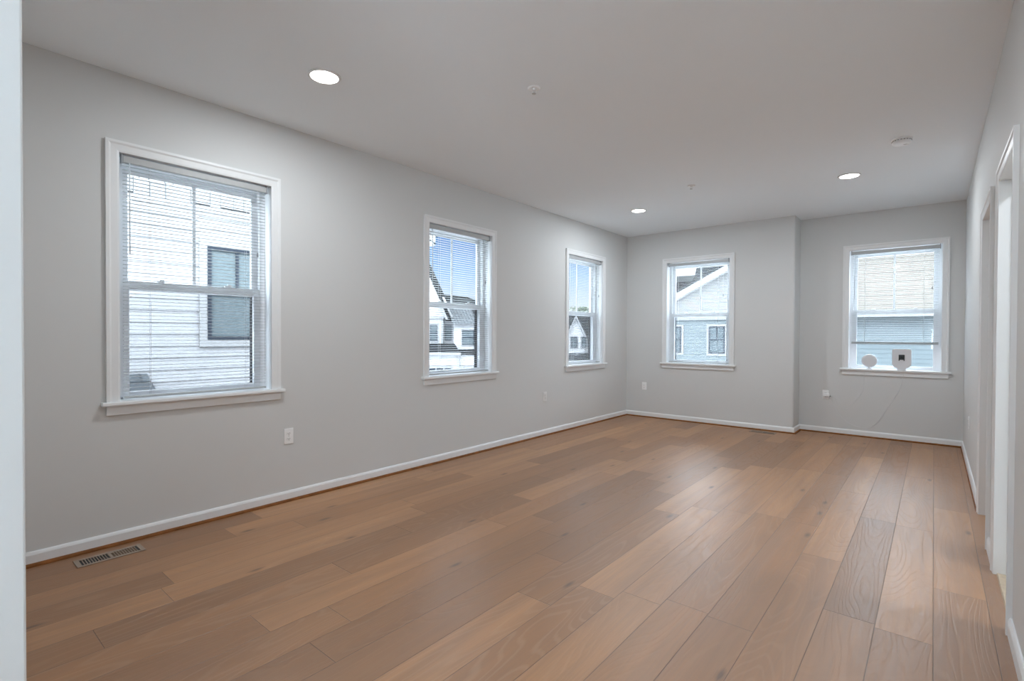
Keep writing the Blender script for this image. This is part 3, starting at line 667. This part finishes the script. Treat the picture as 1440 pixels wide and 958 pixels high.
# ------------------------------------------------------------------ outlets
def make_outlet():
    t = empty('wall_outlet')
    MB().box(-0.035, 0.035, -0.006, 0.0, -0.057, 0.057).build('cover_plate', M['plate'], t, bevel=0.0025)
    for s in (-1, 1):
        mb = MB(); pr = []
        for k in range(20):
            a = 2 * math.pi * k / 20; pr.append((max(-0.0165, min(0.0165, 0.0185 * math.cos(a))), s * 0.0195 + max(-0.0135, min(0.0135, 0.0155 * math.sin(a)))))
        mb.prism(pr, 'y', -0.0085, -0.002, 0)
        mb.box(-0.0080, -0.0055, -0.0089, -0.0080, s * 0.0195 - 0.003, s * 0.0195 + 0.006, 1); mb.box(0.0050, 0.0075, -0.0089, -0.0080, s * 0.0195 - 0.002, s * 0.0195 + 0.006, 1)
        mb.lathe([(0.0026, -0.0089), (0.0026, -0.0080)], (0, 0, s * 0.0195 - 0.0085), 10, 'y', 1)
        mb.build('receptacle', [M['plate'], M['slot']], t)
    MB().lathe([(0.003, -0.0075), (0.003, -0.005)], (0, 0, 0), 10, 'y').build('screw', M['chrome'], t)
    return t
ot = make_outlet()
OUT = [((0, -5.350, 0.478), math.pi / 2, 'white duplex outlet below and right of the large near left window'), ((0, -2.143, 0.476), math.pi / 2, 'white duplex outlet on the left wall between the middle and far windows'),
       ((0.297, 0, 0.465), 0.0, 'white duplex outlet on the back wall close to the left corner'), ((2.603, YR, 0.488), 0.0, 'white outlet right of the wall jog, with an adapter plugged in'), ((XW, -0.852, 0.433), -math.pi / 2, 'white duplex outlet on the right wall near the back corner')]
for i, (p, rz, lab) in enumerate(OUT):
    o = ot if i == 0 else copy_tree(ot); o.location = p; o.rotation_euler = (0, 0, rz); tag(o, lab, 'outlet', 'wall outlets')

# ------------------------------------------------------------------ floor registers
def make_vent():
    t = empty('floor_register'); W_, D_ = 0.150, 0.060
    mb = MB()
    for s in (-1, 1): mb.box(s * W_, s * (W_ - 0.022), -D_, D_, 0, 0.005); mb.box(-W_ + 0.022, W_ - 0.022, s * D_, s * (D_ - 0.018), 0, 0.005)
    mb.box(-0.007, 0.007, -D_ + 0.018, D_ - 0.018, 0, 0.005)
    mb.build('frame', M['vent'], t, bevel=0.0015)
    MB().box(-W_ + 0.02, W_ - 0.02, -D_ + 0.016, D_ - 0.016, 0.0003, 0.001).build('opening', M['slot'], t)
    mb = MB()
    for s in (-1, 1):
        for k in range(1, 10):
            x = s * (0.007 + 0.0121 * k); mb.box(x - 0.0017, x + 0.0017, -D_ + 0.018, D_ - 0.018, 0.001, 0.0045)
    mb.build('fin', M['vent'], t)
    mb = MB()
    mb.box(0.008, 0.1135, -D_ + 0.020, D_ - 0.020, 0.001, 0.0016)
    mb.build('damper', M['damper'], t)
    return t
vt = make_vent()
vt.location = (0.166, -6.440, 0); vt.rotation_euler = (0, 0, math.pi / 2); tag(vt, 'taupe floor register by the left baseboard below the large window', 'floor vent', 'floor registers')
v2 = copy_tree(vt); v2.location = (1.99, -0.165, 0); v2.rotation_euler = (0, 0, math.pi); tag(v2, 'taupe floor register by the back baseboard beside the wall jog', 'floor vent', 'floor registers')

# ------------------------------------------------------------------ devices on the right back stool
def px_round(mb, cx, cz, w_, h_, r, y0, y1, cham=0.0, mi=0):
    pts = []
    for qx, qz, a0 in ((1, 1, 0), (-1, 1, 90), (-1, -1, 180), (1, -1, 270)):
        rr = r if qz > 0 or not cham else cham
        for k in range(7):
            a = math.radians(a0 + 15 * k); pts.append((cx + qx * (w_ / 2 - rr) + rr * math.cos(a), cz + qz * (h_ / 2 - rr) + rr * math.sin(a)))
    mb.prism(pts, 'y', y0, y1, mi); return mb
rd = tag(empty('wireless_speaker', (3.055, YR - 0.004, ZB)), 'round white disc device on a short foot, left on the right back window stool', 'speaker')
MB().lathe([(0.003, -0.016), (0.060, -0.015), (0.074, -0.011), (0.080, 0.0), (0.076, 0.010), (0.060, 0.016), (0.003, 0.018)], (0, 0, 0.098), 48, 'y').build('body', M['device'], rd)
MB().lathe([(0.004, 0), (0.030, 0), (0.030, 0.004), (0.020, 0.010), (0.013, 0.024), (0.004, 0.024)], (0, 0, 0), 28).build('foot', M['device'], rd)
sq = tag(empty('wireless_receiver', (3.366, YR - 0.004, ZB)), 'white rounded-square device with black square window, right on the right back window stool', 'receiver')
mb = MB(); px_round(mb, 0, 0.135, 0.182, 0.226, 0.022, -0.014, 0.012, cham=0.055); mb.build('body', M['device'], sq, bevel=0.003)
px = MB(); px_round(px, 0.0, 0.145, 0.056, 0.072, 0.004, -0.0165, -0.013); sc = px.build('screen', M['gloss'], sq)
MB().box(-0.019, 0.019, -0.0185, -0.0160, 0.109, 0.121).build('notch', M['device'], sc)
mb = MB(); mb.lathe([(0.003, -0.0178), (0.007, -0.0178), (0.007, -0.016)], (0, 0, 0.150), 16, 'y'); mb.build('lens', M['xframe'], sc)
mb = MB(); px_round(mb, 0, 0.016, 0.085, 0.03, 0.008, -0.012, 0.010); mb.box(-0.045, 0.045, -0.026, 0.030, 0, 0.005); mb.build('foot', M['device'], sq, bevel=0.002)

# plug adapter and thin cables
ad = tag(empty('power_adapter', (2.615, YR - 0.0085, 0.488)), 'small white adapter plugged into the outlet right of the wall jog', 'adapter')
MB().box(-0.026, 0.034, -0.028, 0.0, -0.022, 0.016).build('body', M['plate'], ad, bevel=0.003)
MB().box(0.034, 0.046, -0.018, -0.010, -0.020, -0.010).build('cable_plug', M['slot'], ad, bevel=0.001)
def smooth(pts, n=6):
    P = [Vector(p) for p in pts]; out = []
    for i in range(len(P) - 1):
        a, b_, c, d_ = P[max(i - 1, 0)], P[i], P[i + 1], P[min(i + 2, len(P) - 1)]
        for k in range(n):
            t = k / n; out.append(0.5 * ((2 * b_) + (c - a) * t + (2 * a - 5 * b_ + 4 * c - d_) * t * t + (3 * b_ - a - 3 * c + d_) * t ** 3))
    return out + [P[-1]]
yw = YR - 0.004
c1 = MB().tube(smooth([(3.055, YR - 0.020, ZB + 0.006), (3.035, YR - 0.044, ZB + 0.004), (3.015, YR - 0.046, 0.80), (3.005, yw - 0.016, 0.70), (2.985, yw, 0.55), (2.91, yw, 0.42), (2.83, yw, 0.33), (2.75, yw, 0.37), (2.705, yw - 0.006, 0.45), (2.661, YR - 0.0225, 0.478)]), 0.0016, 8).build('power_cable', M['cord'])
tag(c1, 'thin white cable from the round disc device down to the adapter', 'cable', 'thin white cables on the back wall')
c2 = MB().tube(smooth([(3.366, YR - 0.028, ZB + 0.004), (3.385, YR - 0.044, ZB + 0.004), (3.390, YR - 0.046, 0.80), (3.372, yw - 0.014, 0.71), (3.33, yw, 0.56), (3.25, yw, 0.40), (3.17, yw, 0.24), (3.08, yw, 0.13), (2.95, yw, 0.115), (2.83, yw, 0.17), (2.74, yw, 0.27), (2.685, yw - 0.008, 0.40), (2.662, YR - 0.0215, 0.4705)]), 0.0016, 8).build('power_cable', M['cord'])
tag(c2, 'thin white cable hanging from the square device towards the baseboard and adapter', 'cable', 'thin white cables on the back wall')
